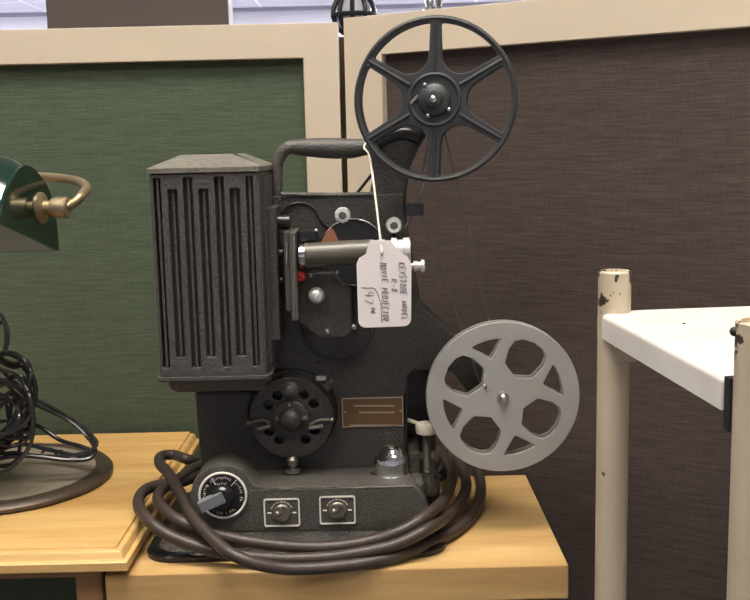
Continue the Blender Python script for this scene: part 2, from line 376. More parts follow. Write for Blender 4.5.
for zl in (.24, .58):
    l2 = M()
    def srect2(z, o=0): return [(sx0 + o, sy0 + o, z), (sx1 - o, sy0 + o, z), (sx1 - o, sy1 - o, z), (sx0 + o, sy1 - o, z)]
    l2.loft([srect2(zl), srect2(zl + .018), srect2(zl + .0195, 0.003)]); l2.build('lower_shelf', enamel, sh)
ztb = P(613, 270.5, ybp).z; ztf = (P(757, 320.5, ybp - tf)).z
for x in (0, sx1 - pr):
    for y, zt in ((0, ztb), (-tf, ztf)):
        M().lathe((x, y, 0), (0, 0, 1), [(pr, 0), (pr, zt - 0.0012), (pr - 0.0012, zt), (pr - 0.003, zt), (pr - 0.0034, zt - 0.002)], 32).build('post', post_m, sh)
        M().box((x + (-0.004 if x == 0 else -0.012), y - 0.018 if y == 0 else y + .008, zs - 0.036), (x + (0.012 if x == 0 else 0.004), y - 0.006 if y == 0 else y + .02, zs - 0.0198), 0.001).build('bracket', post_m, sh)
M().ball((-pr + .0005, -tf + .004, P(731, 333, ybp - tf).z), 0.0026, 16).build('screw', rubber_gap, sh, 'dark rounded screw head')
q = RS.transposed() @ (PZ(684, 323, zs) - so_); M().lathe(q - Vector((0, 0, 0.0012)), (0, 0, 1), [(0.0012, 0), (0.0012, 0.001), (0.0005, 0.0014)], 12).build('screw', rubber_gap, sh)  # dark disc stands in for a small hole in the shelf top
M().box((-pr + .0022, sy0 - .008, zs - .030), (pr - .003, sy0 - .0002, zs - .0002), 0.0006).build('gap_block', rubber_gap, sh)  # dark block put in for the shade in the gap by the post

# ------------------------------------------------------------------ film projector
YB = 0.862
pj = thing('film_projector', 'dark grey crinkle painted vintage film projector on the pale pine table', 'projector', (-0.06, 0.87, TT))
def BX(px, py, Y=YB): return P(px, py, Y)
# base casting
zb = TT
zt_ = P(335, 487, 0.812).z
bl0 = P(147, 548, 0.80).x; br0 = P(444, 545, 0.80).x; bl1 = P(192, 490, .815).x; br1 = P(424, 487, .815).x
def rr4(x0, x1, y0, y1, z, r): return [(x, y, z) for x, y in fillet([(x0, y0), (x1, y0), (x1, y1), (x0, y1)], r, 5)]
base = M().loft([rr4(bl0 + .006, br0 - .006, .798, .952, zb + .006, .02), rr4(bl0 + .012, br0 - .01, .802, .95, zb + .012, .02), rr4(bl0 + .026, br0 - .015, .806, .945, zb + .026, .018), rr4(bl1, br1, .814, .94, zt_ - .003, .012), rr4(bl1 + .004, br1 - .004, .8165, .937, zt_, .01)])
base = base.build('base', crinkle, pj)
M().loft([rr4(bl0 - .003, br0 + .003, .791, .957, zb, .024), rr4(bl0 - .003, br0 + .003, .791, .957, zb + .004, .024), rr4(bl0, br0, .794, .954, zb + .0065, .022)]).build('base_plate', black_m, pj)
# front control panel: outline with the round dial lobe
Yp = 0.8035
pan = XZ([(196, 532), (193, 505)], Yp)
c = P(223, 495, Yp); s0 = SC(c)
lobe = [(c.x + 32 * s0 * math.cos(a), c.z + 32 * s0 * math.sin(a)) for a in [R(d) for d in range(188, 35, -9)]]
out = XZ([(200, 533)], Yp) + lobe + XZ([(254, 484), (262, 487)], Yp) + XZ([(411, 485), (420, 491), (429, 512), (430, 531)], Yp)
M().plate([out], Yp, 0.835, 0.0022).build('control_panel', crinkle, pj)
M().tube([P(264, 490.5, Yp + .001)] + [P(413, 486.5, Yp + .001)], 0.0012, smooth=False).build('ridge', crinkle, pj)
# dial
dl = M().lathe(c + Vector((0, .001, 0)), YV, [(24.5 * s0, 0), (24.5 * s0, .0018), (23.5 * s0, .0022)], 48).build('dial', black_m, pj, 'black round speed dial with white ring')
M().ring(c + Vector((0, -.0012, 0)), YV, 23.3 * s0, 0.0011, 56, 8).build('dial_ring', white_line, dl, 'white ring')
def arcmarks(mm, c, r, a0, a1, n, w, h, s, seed=1, th=.0003):
    rnd = random.Random(seed)
    for k in range(n):
        a = R(a0 + (a1 - a0) * (k + .5) / n)
        if rnd.random() < .12: continue
        u = Vector((math.cos(a), 0, math.sin(a))); v = Vector((-math.sin(a), 0, math.cos(a)))
        q = c + u * r * s
        for st in range(3):
            p1 = q + u * rnd.uniform(-h, h) * s + v * rnd.uniform(-w, w) * s; p2 = q + u * rnd.uniform(-h, h) * s + v * rnd.uniform(-w, w) * s
            if (p1 - p2).length > 1e-4: mm.tube([p1, p2], .24 * s, 4, 1, False)
mk = M(); cf = c + Vector((0, -.0014, 0))
arcmarks(mk, cf, 18.5, 130, 55, 12, .8, 1.6, s0, 1); arcmarks(mk, cf, 18.5, 190, 140, 7, .8, 1.6, s0, 2)
arcmarks(mk, cf, 18.5, 44, -20, 8, .8, 1.6, s0, 3); arcmarks(mk, cf, 18.5, 235, 310, 13, .8, 1.6, s0, 4)
for a in (120, 48): mk.tube([cf + Vector((math.cos(R(a)), 0, math.sin(R(a)))) * r * s0 for r in (13, 21.5)], .55 * s0, 4, 1, False)
arcmarks(mk, cf, 12.5, 115, 70, 6, .7, 1.3, s0, 5)
mk.build('dial_lettering', white_line, dl)
kn = M().lathe(c + Vector((0, -.001, 0)), YV, [(11 * s0, 0), (11 * s0, .006), (9 * s0, .008)], 32)
a = R(204); u = Vector((math.cos(a), 0, math.sin(a))); v = Vector((-math.sin(a), 0, math.cos(a)))
pp = [c + u * l * s0 + v * w * s0 for l, w in ((-3, -7), (22.5, -7), (22.5, 4), (-3, 4))]
dk = kn.build('dial_knob', black_m, dl)
M().loft([[q + Vector((0, -.004, 0)) for q in pp], [q + Vector((0, -.013, 0)) for q in pp], [c + (q - c) * .93 + Vector((0, -.014, 0)) for q in pp]]).build('pointer', knobgrey, dk, 'grey pointer bar')
# toggle switches
for (tx, ty) in ((282, 512), (337.5, 509.5)):
    q = P(tx, ty, Yp); s = SC(q)
    hw, hh = 18 * s, 14.6 * s
    fp = M().plate([rrect(q.x - hw, q.z - hh, q.x + hw, q.z + hh, 2 * s)], Yp - .0012, Yp + .001, .0002).build('switch_plate', crinkle, pj)
    M().plate([rrect(q.x - hw, q.z - hh, q.x + hw, q.z + hh, 2.5 * s), rrect(q.x - hw + 1.5 * s, q.z - hh + 1.5 * s, q.x + hw - 1.5 * s, q.z + hh - 1.5 * s, 1.6 * s)], Yp - .0018, Yp - .001).build('plate_border', white_line, fp, 'white outline')
    f = q + Vector((0, -.0012, 0)); w = M()
    for k in range(7):
        a0 = 158 - k * 19.5
        w.tube([f + Vector((math.cos(R(a)), 0, math.sin(R(a)))) * 11.2 * s for a in (a0, a0 - 7, a0 - 14)], .55 * s, 4, 1, False)
    for sg in (-1, 1): w.tube([f + Vector((sg * 10.5 * s, 0, -.3 * s)), f + Vector((sg * 14.5 * s, 0, -.3 * s))], .8 * s, 5, 1, False)
    w.build('switch_lettering', white_line, fp)
    M().lathe(f, YV, [(8.8 * s, 0), (8.8 * s, .0016), (7.6 * s, .0024), (6.2 * s, .0024), (5.8 * s, .0012), (5 * s, .001), (.1 * s, .001)], 32).build('switch_collar', nickel, fp)
    M().tube([f, f + Vector((-1.5 * s, -.006, 1.5 * s)), f + Vector((-3 * s, -.011, 3.5 * s))], .003, 12, 4, True, [.0018, .0020, .0026]).ball(f + Vector((-3 * s, -.011, 3.5 * s)), .0028, 14).build('toggle_lever', nickel, fp)
# main casting: lower pedestal, upper plate with wedge and reel arm
zlo = P(300, 471, YB).z
M().plate([fillet(XZ([(201, 472), (194, 392), (407, 388), (408, 472)], YB), [0, .004, .001, 0])], YB, .935, .003).build('pedestal', crinkle_dark, pj)
body = XZ([(271, 400), (272, 197)], YB) + XZ([(378, 194), (404, 193), (405, 210), (413, 255), (421, 305), (458, 338), (482, 362), (514, 384), (520, 400), (510, 414), (495, 414), (470, 395), (452, 372), (414, 371), (408, 377), (408, 400)], YB)
M().plate([body], YB, .905, .003).build('upper_casting', crinkle_dark, pj)
arm = XZ([(368, 204), (373, 178), (369, 158), (366, 142), (372, 137), (392, 126), (408, 116), (420, 101), (424, 91), (436, 86), (447, 93), (449, 106), (440, 150), (428, 133), (419, 148), (410, 168), (407, 190), (406, 204)], YB)
armo = M().plate([arm], YB + .002, .895, .003).build('reel_arm', crinkle_dark, pj)
armc = M()
armc.tube([P(374, 146, YB + .004), P(388, 137, YB + .004), P(404, 133, YB + .004), P(420, 138, YB + .004)], .006).build('arm_rib', black_m, armo)
# reel shafts
q1 = P(434, 100, .86); q2 = P(502.5, 399, .86)
M().cyl(q1, Vector((q1.x, .836, q1.z)), .009).cyl(q1 + Vector((0, .0, 0)), (q1.x, .846, q1.z), .014).build('spindle', steel, pj)
M().cyl(q2 + Vector((0, .004, 0)), Vector((q2.x, .850, q2.z)), .009).build('spindle', steel, pj)
# handle
hp = [(277, 205), (277, 180), (278, 162), (286, 149), (300, 147), (335, 147.5), (362, 147), (378, 146)]
M().tube([P(x, y, YB + .018) for x, y in hp[:6]], .005, 12, 6, True, [.0052, .0052, .0052, .006, .0065, .007]).build('handle_bracket', crinkle, pj)
M().tube([P(x, y, YB + .018) for x, y in ((296, 147.5), (305, 147.5), (320, 148), (337, 148.5), (352, 148.5), (362, 147.5), (370, 147))], .009, 16, 6, True, [.0066, .0076, .0086, .0090, .0085, .0074, .0066]).build('handle_grip', grip_m, pj)
M().tube([P(x, y, YB + .0) for x, y in ((281, 194), (330, 195), (376, 194))], .002, 8, 1).build('handle_sill', steel if 0 else crinkle, pj)
M().tube([P(354, 197, .874), P(383, 160, .874)], .0014, 8, 1, False).build('drive_belt', black_m, pj)
# lamphouse
Yl = 0.80
xl = P(147.5, 172, Yl).x; xr = P(257, 168, Yl).x; xr2 = P(272.5, 168, .895).x
zt2 = P(205, 166.5, Yl).z; zt1 = P(205, 173.5, Yl).z; zb1 = P(215, 376, Yl).z; zb2 = P(215, 381, Yl).z; zb3 = P(215, 394, Yl).z
def lh(i, z, dy=0.0, k=1.0):     # chamfered plan
    a, b, c2 = xl + i, xr - i * (.4 if i < .01 else 1), xr2 - i
    return [(a, Yl + .006 + i, z), (a + .001, Yl + .002 + i, z), (a + .004, Yl + i, z), (b - .002, Yl + i, z), (b + .001, Yl + .001 + i, z), (c2, Yl + .008 + i * .5, z), (c2, .90 - i, z), (a, .90 - i, z)]
hz0 = zb1
lhb = M().loft([lh(.0055, zb1 - .001), lh(.0055, zt1 + .001)]).build('lamphouse', groove_m, pj)
# ribbed front shell with slots
sl = [(152.5, 160, 0), (167.5, 177, 1), (182.5, 192, 0), (198.5, 208, 1), (214, 223.5, 0), (229.5, 239.5, 1), (245.5, 252.5, 0)]
ztl = P(205, 177, Yl).z; zts = P(205, 189, Yl).z; zbl = P(215, 367.5, Yl).z; zbs = P(215, 357, Yl).z
holes = []; ribs = M()
for a, b, sh_ in sl:
    x0 = P(a, 180 if not sh_ else 192, Yl).x; x1 = P(b, 180 if not sh_ else 192, Yl).x
    z0, z1 = (zbs, zts) if sh_ else (zbl, ztl)
    holes.append(rrect(x0, z0, x1, z1, .0012))
    if x1 - x0 > .0052: ribs.box(((x0 + x1) / 2 - .0011, Yl + .0028, z0), ((x0 + x1) / 2 + .0011, Yl + .007, z1), .0004)
shell = M().plate([[(xl + .002, zb1), (xr, zb1), (xr, zt1), (xl + .002, zt1)]] + holes, Yl, Yl + .0058, .0008)
sk = [(xr - .001, Yl + .0008), (xr + .001, Yl + .001), (xr2, Yl + .008), (xr2, .90), (xl, .90), (xl, Yl + .006), (xl + .001, Yl + .002), (xl + .003, Yl + .0008), (xl + .0034, Yl + .005), (xl + .005, .895), (xr2 - .005, .895), (xr2 - .005, Yl + .010), (xr - .001, Yl + .005)]
shell.loft([[(x, y, zb1) for x, y in sk], [(x, y, zt1) for x, y in sk]])
for k in range(5):
    y = Yl + .016 + .016 * k
    shell.box((xr2 - .001, y - .003, zbl), (xr2 + .0016, y + .003, ztl), .0008)
shell.build('ribbed_shell', house_paint, lhb)
ribs.build('groove_rib', house_paint, lhb)
zp = P(210, 154.5, Yl + .03).z
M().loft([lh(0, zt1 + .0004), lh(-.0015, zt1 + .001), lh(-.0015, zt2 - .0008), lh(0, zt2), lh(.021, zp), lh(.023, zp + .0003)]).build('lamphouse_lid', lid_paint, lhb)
M().loft([lh(.001, zb1), lh(-.0018, zb1 - .0006), lh(-.0018, zb1 - .003), lh(0, zb1 - .0036), lh(-.0008, zb2 + .0005), lh(-.0008, zb2), lh(.004, zb2 - .0006), lh(.006, zb3 + .003), lh(.009, zb3)]).build('lamphouse_skirt', house_paint, lhb)
# lamp gate side: door strip, gate plates
def vbox(px0, px1, py0, py1, y0, y1, bev=.0006):
    a = P(px0, py1, y0); b = P(px1, py0, y0); return ((min(a.x, b.x), y0, a.z), (max(a.x, b.x), y1, b.z), bev)
g = M().box(*vbox(268, 275.5, 207, 341, .822, .862, .0015)); hgs = g.build('hinge_strip', house_paint, pj)
M().cyl(P(275, 222, .84), P(290, 222, .84), .006).cyl(P(275, 254, .84), P(283, 254, .84), .005).cyl(P(275, 281, .84), P(283, 281, .84), .0035).build('hinge_stud', black_m, hgs)
gp = M().box(*vbox(286.2, 288.6, 232, 311, .818, .862)).box(*vbox(291.8, 295.4, 233, 321, .812, .862)).build('film_gate', lens_grey, pj)
M().tube([P(287, 243, .8175), P(287, 265, .8175)], .0009, 6, 1, False).tube([P(294, 236, .8115), P(294.2, 318, .8115)], .0006, 6, 1, False).build('gate_edge', steel, gp)
M().box(*vbox(299, 315, 231, 241, .83, .862, .001)).build('gate_latch', black_m, pj)
# glossy disc behind the lens, then the lens
dc = P(353, 252, .845); ds = SC(dc)
dd = M().lathe(dc + Vector((0, .017, 0)), YV, [(33 * ds, 0), (33 * ds, .015), (31 * ds, .017)], 56).build('sprocket_cover', black_m, pj)
M().ring(dc, YV, 33 * ds, .0009, 64, 8).build('cover_rim', chrome, dd, 'chrome rim')
cg = XZ([(322, 247), (322, 240), (327, 231), (333, 229), (338, 240), (345, 247)], .842)
M().plate([fillet(cg, .001)], .842, .8445).build('copper_reflection', copper, dd, 'copper coloured reflection')  # copper reflection on the glossy disc, shaped as a thin plate
Yx = .822
la = P(299, 255.5, Yx); lb = P(411, 250.5, Yx); ls = SC(la); ax = (lb - la).normalized(); LL = (lb - la).length
pr_ = [(8, 0), (12.3, .5), (12.3, 6)]
lens = M().lathe(la, ax, [(r * ls, h * ls) for r, h in ((9.5, 6), (12.4, 6.5), (12.4, 40), (13, 41), (13, 74), (12, 75), (12, 80))], 40).build('lens_barrel', lens_grey, pj)
M().lathe(la, ax, [(r * ls, h * ls) for r, h in ((8, 0), (11.6, .4), (12, 1.2), (12, 6.2), (9, 6.3))], 40).build('lens_collar', chrome, lens, 'chrome collar')
lf = M().lathe(la, ax, [(r * ls, h * ls) for r, h in ((10, 79), (12.5, 80), (12.5, 86), (11, 87), (11, 92), (13.5, 93), (13.5, 98), (11.5, 99), (11.5, 104), (13.2, 105), (13.2, 111), (9, 111.5), (8, 106))], 40).build('lens_front', alu, lens, 'pale knurled front ring')
fa = P(405, 266.5, .835); fb = P(425, 266, .835); fs = SC(fa); fx = (fb - fa).normalized()
M().lathe(fa, fx, [(r * fs, h * fs) for r, h in ((3.5, 0), (3.5, 8), (5.5, 8.5), (5.5, 12), (4.8, 12.5), (4.8, 15.5), (6.8, 16), (6.8, 19), (5.5, 20))], 28).build('focus_knob', alu, pj, 'steel focus knob')
# idler knobs
for kx, ky in ((342.5, 215.5), (394, 225.5)):
    q = P(kx, ky, .845); s = SC(q)
    k_ = M().lathe(q + Vector((0, .018, 0)), YV, [(4 * s, 0), (4 * s, .012), (8.2 * s, .012), (8.2 * s, .018), (7 * s, .020), (4 * s, .0205), (3.6 * s, .019)], 32).build('roller_knob', alu, pj, 'silver roller knob')
    M().lathe(q + Vector((0, -.0005, 0)), YV, [(3.4 * s, 0), (3.4 * s, .0014), (2, .0014) if 0 else (2.4 * s, .002)], 20).build('knob_cap', lens_grey, k_)
    M().tube([P(kx + 1, ky + 6, .86), P(kx + (-18 if kx < 360 else 2), ky + 24, .86)], .0032, 8, 1, False).build('roller_arm', black_m, pj)
M().tube([P(x, y, .861) for x, y in ((281, 214), (290, 205), (302, 203), (313, 208), (322, 222), (332, 231))], .0011, 8, 5).build('cable', black_m, pj, 'thin black curved wire')
# gate box with silver knob
gb = XZ([(298, 281), (304, 274), (334, 273), (341, 282), (351, 291), (352, 331), (345, 338), (319, 338), (299, 322)], .835)
gbo = M().plate([fillet(gb, .0025)], .835, .862, .0018).build('shutter_housing', crinkle, pj)
M().ring(P(338, 325, YB), YV, 36 * SC(P(338, 325, YB)), .0012, 56, 8).build('embossed_ring', crinkle_dark, pj)
q = P(316.5, 295.5, .826); s = SC(q)
M().cyl(q, q + Vector((0, .012, 0)), .003).ball(q, 8.3 * s, 24).build('ball_knob', alu, gbo, 'silver ball knob')
q = P(300.5, 276.5, .822); M().lathe(q + Vector((0, .006, 0)), YV, [(5.6 * s, -.008), (5.6 * s, .006), (4.2 * s, .0075), (2.6 * s, .0075), (1.8 * s, .0068), (.1 * s, .0078)], 24).build('indicator', red_m, gbo, 'red round button')
for sx, sy, r_ in ((310.5, 275.5, 2.4), (327.5, 331.5, 3), (316, 231, 2), (354, 327, 3), (337, 272, 2)):
    M().ball(P(sx, sy, .834), r_ * s, 12, YV, .6).build('screw', steel, gbo)
# motor housing with vent holes
mc = P(291.5, 418, .846); ms = SC(mc)
hl = [circ(mc.x + 26.5 * ms * math.cos(R(a)), mc.z + 26.5 * ms * math.sin(R(a)), 4.6 * ms, 16) for a in (31, 60, 120, 149, 211, 240, 300, 329)]
mo = M().plate([circ(mc.x, mc.z, 42 * ms, 56)] + hl, .846, .858, .0015).build('motor_cover', motor_paint, pj)
M().lathe((mc.x, .864, mc.z), YV, [(40 * ms, 0), (41 * ms, .006), (30 * ms, .0065)], 48).build('motor_shell', black_m, mo)
M().lathe(mc, YV, [(19 * ms, -.001), (18.5 * ms, .003), (17 * ms, .004), (12 * ms, .0045), (11 * ms, .008), (9 * ms, .011), (5 * ms, .013), (1 * ms, .0135)], 40).build('motor_hub', motor_paint, mo)
for a in (95, 178, 2): M().ball(mc + Vector((math.cos(R(a)) * 14 * ms, -.005, math.sin(R(a)) * 14 * ms)), 3.2 * ms, 14).build('hub_stud', lens_grey, mo)
q = P(290, 389, .846); M().lathe(q, YV, [(8.5 * ms, 0), (8.2 * ms, .002), (6 * ms, .003), (5 * ms, .007), (2 * ms, .009)], 24).build('oil_cap', lens_grey, mo)
M().lathe(P(292.5, 462, .844), (0, 0, -1), [(3 * ms, -6 * ms), (5.5 * ms, -3 * ms), (5 * ms, 3 * ms), (3 * ms, 4 * ms), (3 * ms, 7 * ms), (7.5 * ms, 8 * ms), (8 * ms, 10 * ms), (5 * ms, 11 * ms)], 24).build('oil_cup', nickel, mo)
for sg, pts in ((-1, ((248.5, 423), (262, 420), (270, 423))), (1, ((332, 420), (320, 420), (309, 425)))):
    M().tube([P(x, y, .844) for x, y in pts], .0012, 8, 4).ball(P(*pts[0], .844), .0022, 12).tube([P(pts[0][0] - sg * 9, pts[0][1] + 6, .844), P(pts[2][0], pts[2][1] + 3, .844)], .002, 8, 1, False).build('brush_clip', nickel, mo)
M().plate([fillet(XZ([(322, 386), (330, 380), (336, 370), (334, 383), (328, 392)], .840), .0003)], .838, .844, .0006).build('speed_lever', motor_paint, mo)
M().box(*vbox(316, 326, 376, 381, .842, .848)).build('lever_stop', steel, mo)
M().ring((mc.x, .862, mc.z + 2 * ms), YV, 45 * ms, .0012, 56, 8).build('motor_ring', black_m, pj)
# name plate
na = P(342.5, 427, YB); nb = P(403, 396.5, YB); ns = SC(na)
npl = M().box((na.x, YB - .0012, na.z), (nb.x, YB + .001, nb.z), .0003).build('name_plate', plate_brown, pj, 'small bronze name plate')
nl = M()
nl.plate([[(na.x, na.z), (nb.x, na.z), (nb.x, nb.z), (na.x, nb.z)], [(na.x + 1 * ns, na.z + 1 * ns), (nb.x - 1 * ns, na.z + 1 * ns), (nb.x - 1 * ns, nb.z - 1 * ns), (na.x + 1 * ns, nb.z - 1 * ns)]], YB - .0016, YB - .001)
rn = random.Random(4)
def dashes(x0, x1, y, h):
    x = x0
    while x < x1:
        w = rn.uniform(1.4, 2.6); a = P(x, y + h / 2, YB); b = P(min(x + w, x1), y - h / 2, YB); nl.box((a.x, YB - .0016, a.z), (b.x, YB - .001, b.z)); x += w + .35
dashes(354, 395, 405.5, 1.6); dashes(359, 395, 412, 1.5); dashes(350, 396, 425, 1.5)
nl.build('plate_lettering', plate_line, npl)
for x, y in ((345, 412), (400.5, 411)): M().ball(P(x, y, YB - .001), .0011, 10).build('rivet', brass, npl)
for x, y in ((318, 362), (401, 421), (262, 363), (318, 424)): M().ball(P(x, y, YB), .0014, 10, YV, .5).build('screw', black_m, pj)
# chrome dome on the base
q = PZ(391, 474, zt_); q.y = .838; q = Vector((P(391, 470, .838).x, .838, zt_))
dr = 17.3 * SC(q)
cd_ = M().lathe(q, (0, 0, 1), [(dr * 1.22, 0), (dr * 1.22, .0015), (dr * 1.05, .0028), (dr, .004), (dr, .007)] + [(dr * math.cos(R(t)), .0125 + dr * 1.05 * math.sin(R(t))) for t in range(0, 91, 10)], 40).build('pilot_lamp_cap', chrome, pj, 'polished chrome dome')
hc = q + Vector((0, 0, .0125)); nd = Vector((-.45, -.55, .72)).normalized()
M().ring(hc + nd * dr * .90, nd, dr * .42, .0012, 28, 8).lathe(hc + nd * dr * .90, nd, [(dr * .41, -.003), (dr * .41, .0012), (dr * .2, .0018)], 24).build('lamp_window', black_m, cd_)
# tilt screw with cream cap
q = P(427.5, 488, .852); s = SC(q); tz = P(427, 433, .852).z
M().lathe(Vector((q.x, q.y, zt_ - .022)), (0, 0, 1), [(9 * s, 0), (9 * s, .010), (6.5 * s, .016), (6.5 * s, .02)], 24).build('screw_boss', crinkle_dark, pj)
prof = []
zz = zt_ - .01
while zz < tz: prof += [(4.6 * s, zz), (3.7 * s, zz + .0009)]; zz += .0018
ts = M().lathe((q.x, q.y, 0), (0, 0, 1), prof, 20).build('tilt_screw', lens_grey, pj)
M().lathe((q.x, q.y, tz - .001), (0, 0, 1), [(7 * s, 0), (10.5 * s, .0015), (11 * s, .004), (11 * s, .008), (9.5 * s, .010), (1 * s, .0108)], 28).build('screw_cap', bone, ts, 'cream screw cap')
M().tube([P(420, 424, .86), P(405, 419, .875)], .0018, 8, 1, False).build('cap_lever', bone, ts)
M().box(*vbox(409, 420, 452, 488, .845, .90, .003)).box(*vbox(420, 440, 478, 500, .86, .92, .004)).build('side_bracket', crinkle_dark, pj)
M().plate([fillet(XZ([(404, 452), (404, 368), (436, 368), (436, 452)], .897), .003)], .897, .902, .001).build('gap_backing', black_m, pj)  # black plate set behind the opening in the casting
# roller with spring belts
q = P(414.5, 209.5, .852); s = SC(q)
M().box(*vbox(405, 424, 204, 216, .842, .866, .0012)).build('belt_guide', black_m, pj)
bl = M()
bl.tube([P(436, 120, .857), P(431, 136, .857), P(421, 175, .855), P(413, 206, .853)], .0010, 6, 1, False)
bl.tube([P(405, 228, .853), P(413, 214, .853), P(422, 190, .855), P(430, 160, .857), P(435, 130, .857)], .0009, 6, 1, False)
bl.tube([P(423, 214, .853), P(463, 333, .857), P(483, 392, .860)], .0009, 6, 1, False)
bl.tube([P(443, 125, .858), P(456, 180, .858), P(490, 325, .860), P(507, 390, .861)], .0007, 6, 1, False)
bl.build('spring_belt', belt_m, pj, 'thin coiled steel drive belt')

# ------------------------------------------------------------------ film reels
def flange(loops, y0, y1, bev): return M().plate(loops, y0, y1, bev)
# upper: black six spoke reel
rc = P(434.5, 99.5, .820); k = SC(rc)
ur = thing('film_reel', 'black six spoke film reel mounted on the upper projector arm', 'reel', rc, None, True, (0, 0, R(-10)))
ura = R(90 - 1.3)
lo = [circ(0, 0, 82 * k, 96)]
for i in range(6):
    am = ura + R(30 + 60 * i); half = R(30); w = 7.0 * k; wo = 5.0 * k
    def pt(r, a, wd, sg):
        d = Vector((math.cos(a), math.sin(a))); nrm = Vector((-d.y, d.x)); p = d * r + nrm * wd * sg; return (p.x, p.y)
    apex = 15 * k; ap = (math.cos(am) * apex, math.sin(am) * apex)
    ro = 76 * k
    pts = [ap, pt(ro * .995, am - half, wo, 1)]
    a1 = am - half + wo / ro; a2 = am + half - wo / ro
    arc = [(ro * math.cos(a1 + (a2 - a1) * j / 14), ro * math.sin(a1 + (a2 - a1) * j / 14)) for j in range(1, 14)]
    pts = [ap, pts[1]] + arc + [pt(ro * .995, am + half, wo, -1)]
    lo.append(fillet(pts, [21 * k, 2.5 * k] + [0] * 13 + [2.5 * k]))
fl = flange(lo, 0, .0028, .0010)
fl.ring((0, .0014, 0), YV, 79.5 * k, .0022, 96, 8)
ff = fl.build('flange', reel_black, ur)
for i in range(6):
    rb = M()
    a = ura + R(60 * i); d = Vector((math.cos(a), 0, math.sin(a)))
    rb.tube([d * 29 * k + Vector((0, -.0002, 0)), d * 77 * k + Vector((0, .0004, 0))], .0015, 8, 1, False)
    rb.build('spoke_rib', reel_black, ff)
back = flange(lo, .0112, .0138, .0010).build('flange', reel_black, ur)
hb = M().lathe((0, .011, 0), YV, [(30 * k, 0), (30 * k, .009)], 48); hb.build('hub', reel_black, ur)
M().ring((0, 0, 0), YV, 25 * k, .0016, 48, 8).build('hub_ring', reel_black, ur)
M().lathe((0, 0, 0), YV, [(17 * k, -.001), (16 * k, .003), (14 * k, .0045), (9 * k, .006), (7.5 * k, .0085), (4.5 * k, .009)], 36).build('hub_cap', reel_black, ur)
for a, r in ((122, 17), (-35, 18), (-112, 17)):
    M().ball((math.cos(R(a)) * r * k, -.003, math.sin(R(a)) * r * k), 2.2 * k, 12).build('hub_pin', steel, ur)
M().tube([(-24 * k, -.001, -3 * k), (-16 * k, -.0015, 4.5 * k)], .0012, 8, 1, False).build('film_slot', steel, ur, 'bright film slot edge')
M().ball((0, -.0095, 0), 4.2 * k, 18).build('spindle_tip', chrome, ur, 'chrome spindle tip')
M().tube([(-62 * k, .0105, -44 * k), (-46 * k, .0105, -35 * k)], .0024, 8, 1, False).build('flange_clip', bone, ur) if False else None
# lower: grey reel with four big and four triangular openings
rc2 = P(503, 397.5, .835); k = SC(rc2)
lr = thing('film_reel', 'pale grey take-up film reel with cut-out openings at the lower right of the projector', 'reel', rc2, None, True)
lo = [circ(0, 0, 76.5 * k, 96)]
for i in range(4):
    a = R(61 + 90 * i - 1.3); d = Vector((math.cos(a), math.sin(a))); nv = Vector((-d.y, d.x))
    hx = [(23.5, 0), (31, -16), (46, -19.5), (56, -18), (61, -11), (63, 0), (61, 11), (56, 18), (46, 19.5), (31, 16)]
    lo.append(fillet([tuple((d * r + nv * t_) * k) for r, t_ in hx], [3 * k, 5 * k, 6 * k, 6 * k, 4 * k, 4 * k, 4 * k, 6 * k, 6 * k, 5 * k]))
    am = R(108 + 90 * i - 1.3); hw = R(16.5)
    tri = [(41 * k * math.cos(am), 41 * k * math.sin(am))] + [(60 * k * math.cos(am - hw + 2 * hw * j / 8), 60 * k * math.sin(am - hw + 2 * hw * j / 8)) for j in range(9)]
    lo.append(fillet(tri, [2 * k, 1 * k] + [0] * 7 + [1 * k]))
lo.append(circ(-17 * k, 10 * k, 1.6 * k, 10)); 
f1 = flange(lo, 0, .0018, .0006)
f1.ring((0, .001, 0), YV, 75.6 * k, .0011, 96, 8)
f1.build('flange', reel_grey, lr)
flange(lo, .0112, .0130, .0006).build('flange', reel_grey, lr)
M().lathe((0, .0112, 0), YV, [(22 * k, 0), (22 * k, .0094)], 48).build('hub', reel_grey, lr)
for i in range(4):
    a = R(16 + 90 * i); d = Vector((math.cos(a), 0, math.sin(a))); e = Vector((-d.z, 0, d.x))
M().ball((0, -.002, 0), 4.6 * k, 18).lathe((0, .001, 0), YV, [(6.5 * k, 0), (6 * k, .0015), (5 * k, .002)], 24).build('spindle_tip', steel, lr, 'steel spindle tip')
M().ball((-18 * k, -.0002, 12 * k), 2 * k, 10, YV, .5).ball((-15.5 * k, -.0002, 8 * k), 1.6 * k, 10, YV, .5).build('rivet', steel, lr)

# ------------------------------------------------------------------ price tag
Yt = .796
hole = P(382, 253.5, Yt); s = SC(hole)
tg = thing('price_tag', 'white handwritten price tag hanging by a string from the projector handle', 'tag', P(384, 327, Yt))
out = fillet(XZ([(369, 240), (391, 240.5), (400, 252), (407, 256), (411.5, 264), (411, 326), (358.5, 328), (356.5, 264), (359, 258), (366, 254)], Yt), [.003, .003, .002, .003, .003, .006, .006, .003, .003, .002])
M().plate([out, circ(hole.x, hole.z, 2.2 * s, 16)], Yt, Yt + .0007, .0001).build('card', paper, tg)
M().ring((hole.x, Yt, hole.z), YV, 2.3 * s, .0003, 20, 6).build('eyelet', paper, tg)
M().tube([P(367, 141, YB + .012), P(364, 148, YB + .006), P(369, 155, .845), P(373, 180, .824), P(378, 220, .806), P(381.5, 250, Yt - .001), P(382, 254, Yt + .001)], .0008, 8, 6).tube([P(367, 141, YB + .016), P(366, 150, YB + .008), P(370, 157, .846), P(374, 182, .824), P(378.8, 222, .806), P(382.2, 250, Yt - .001)], .0005, 8, 6).build('string', string_m, tg)
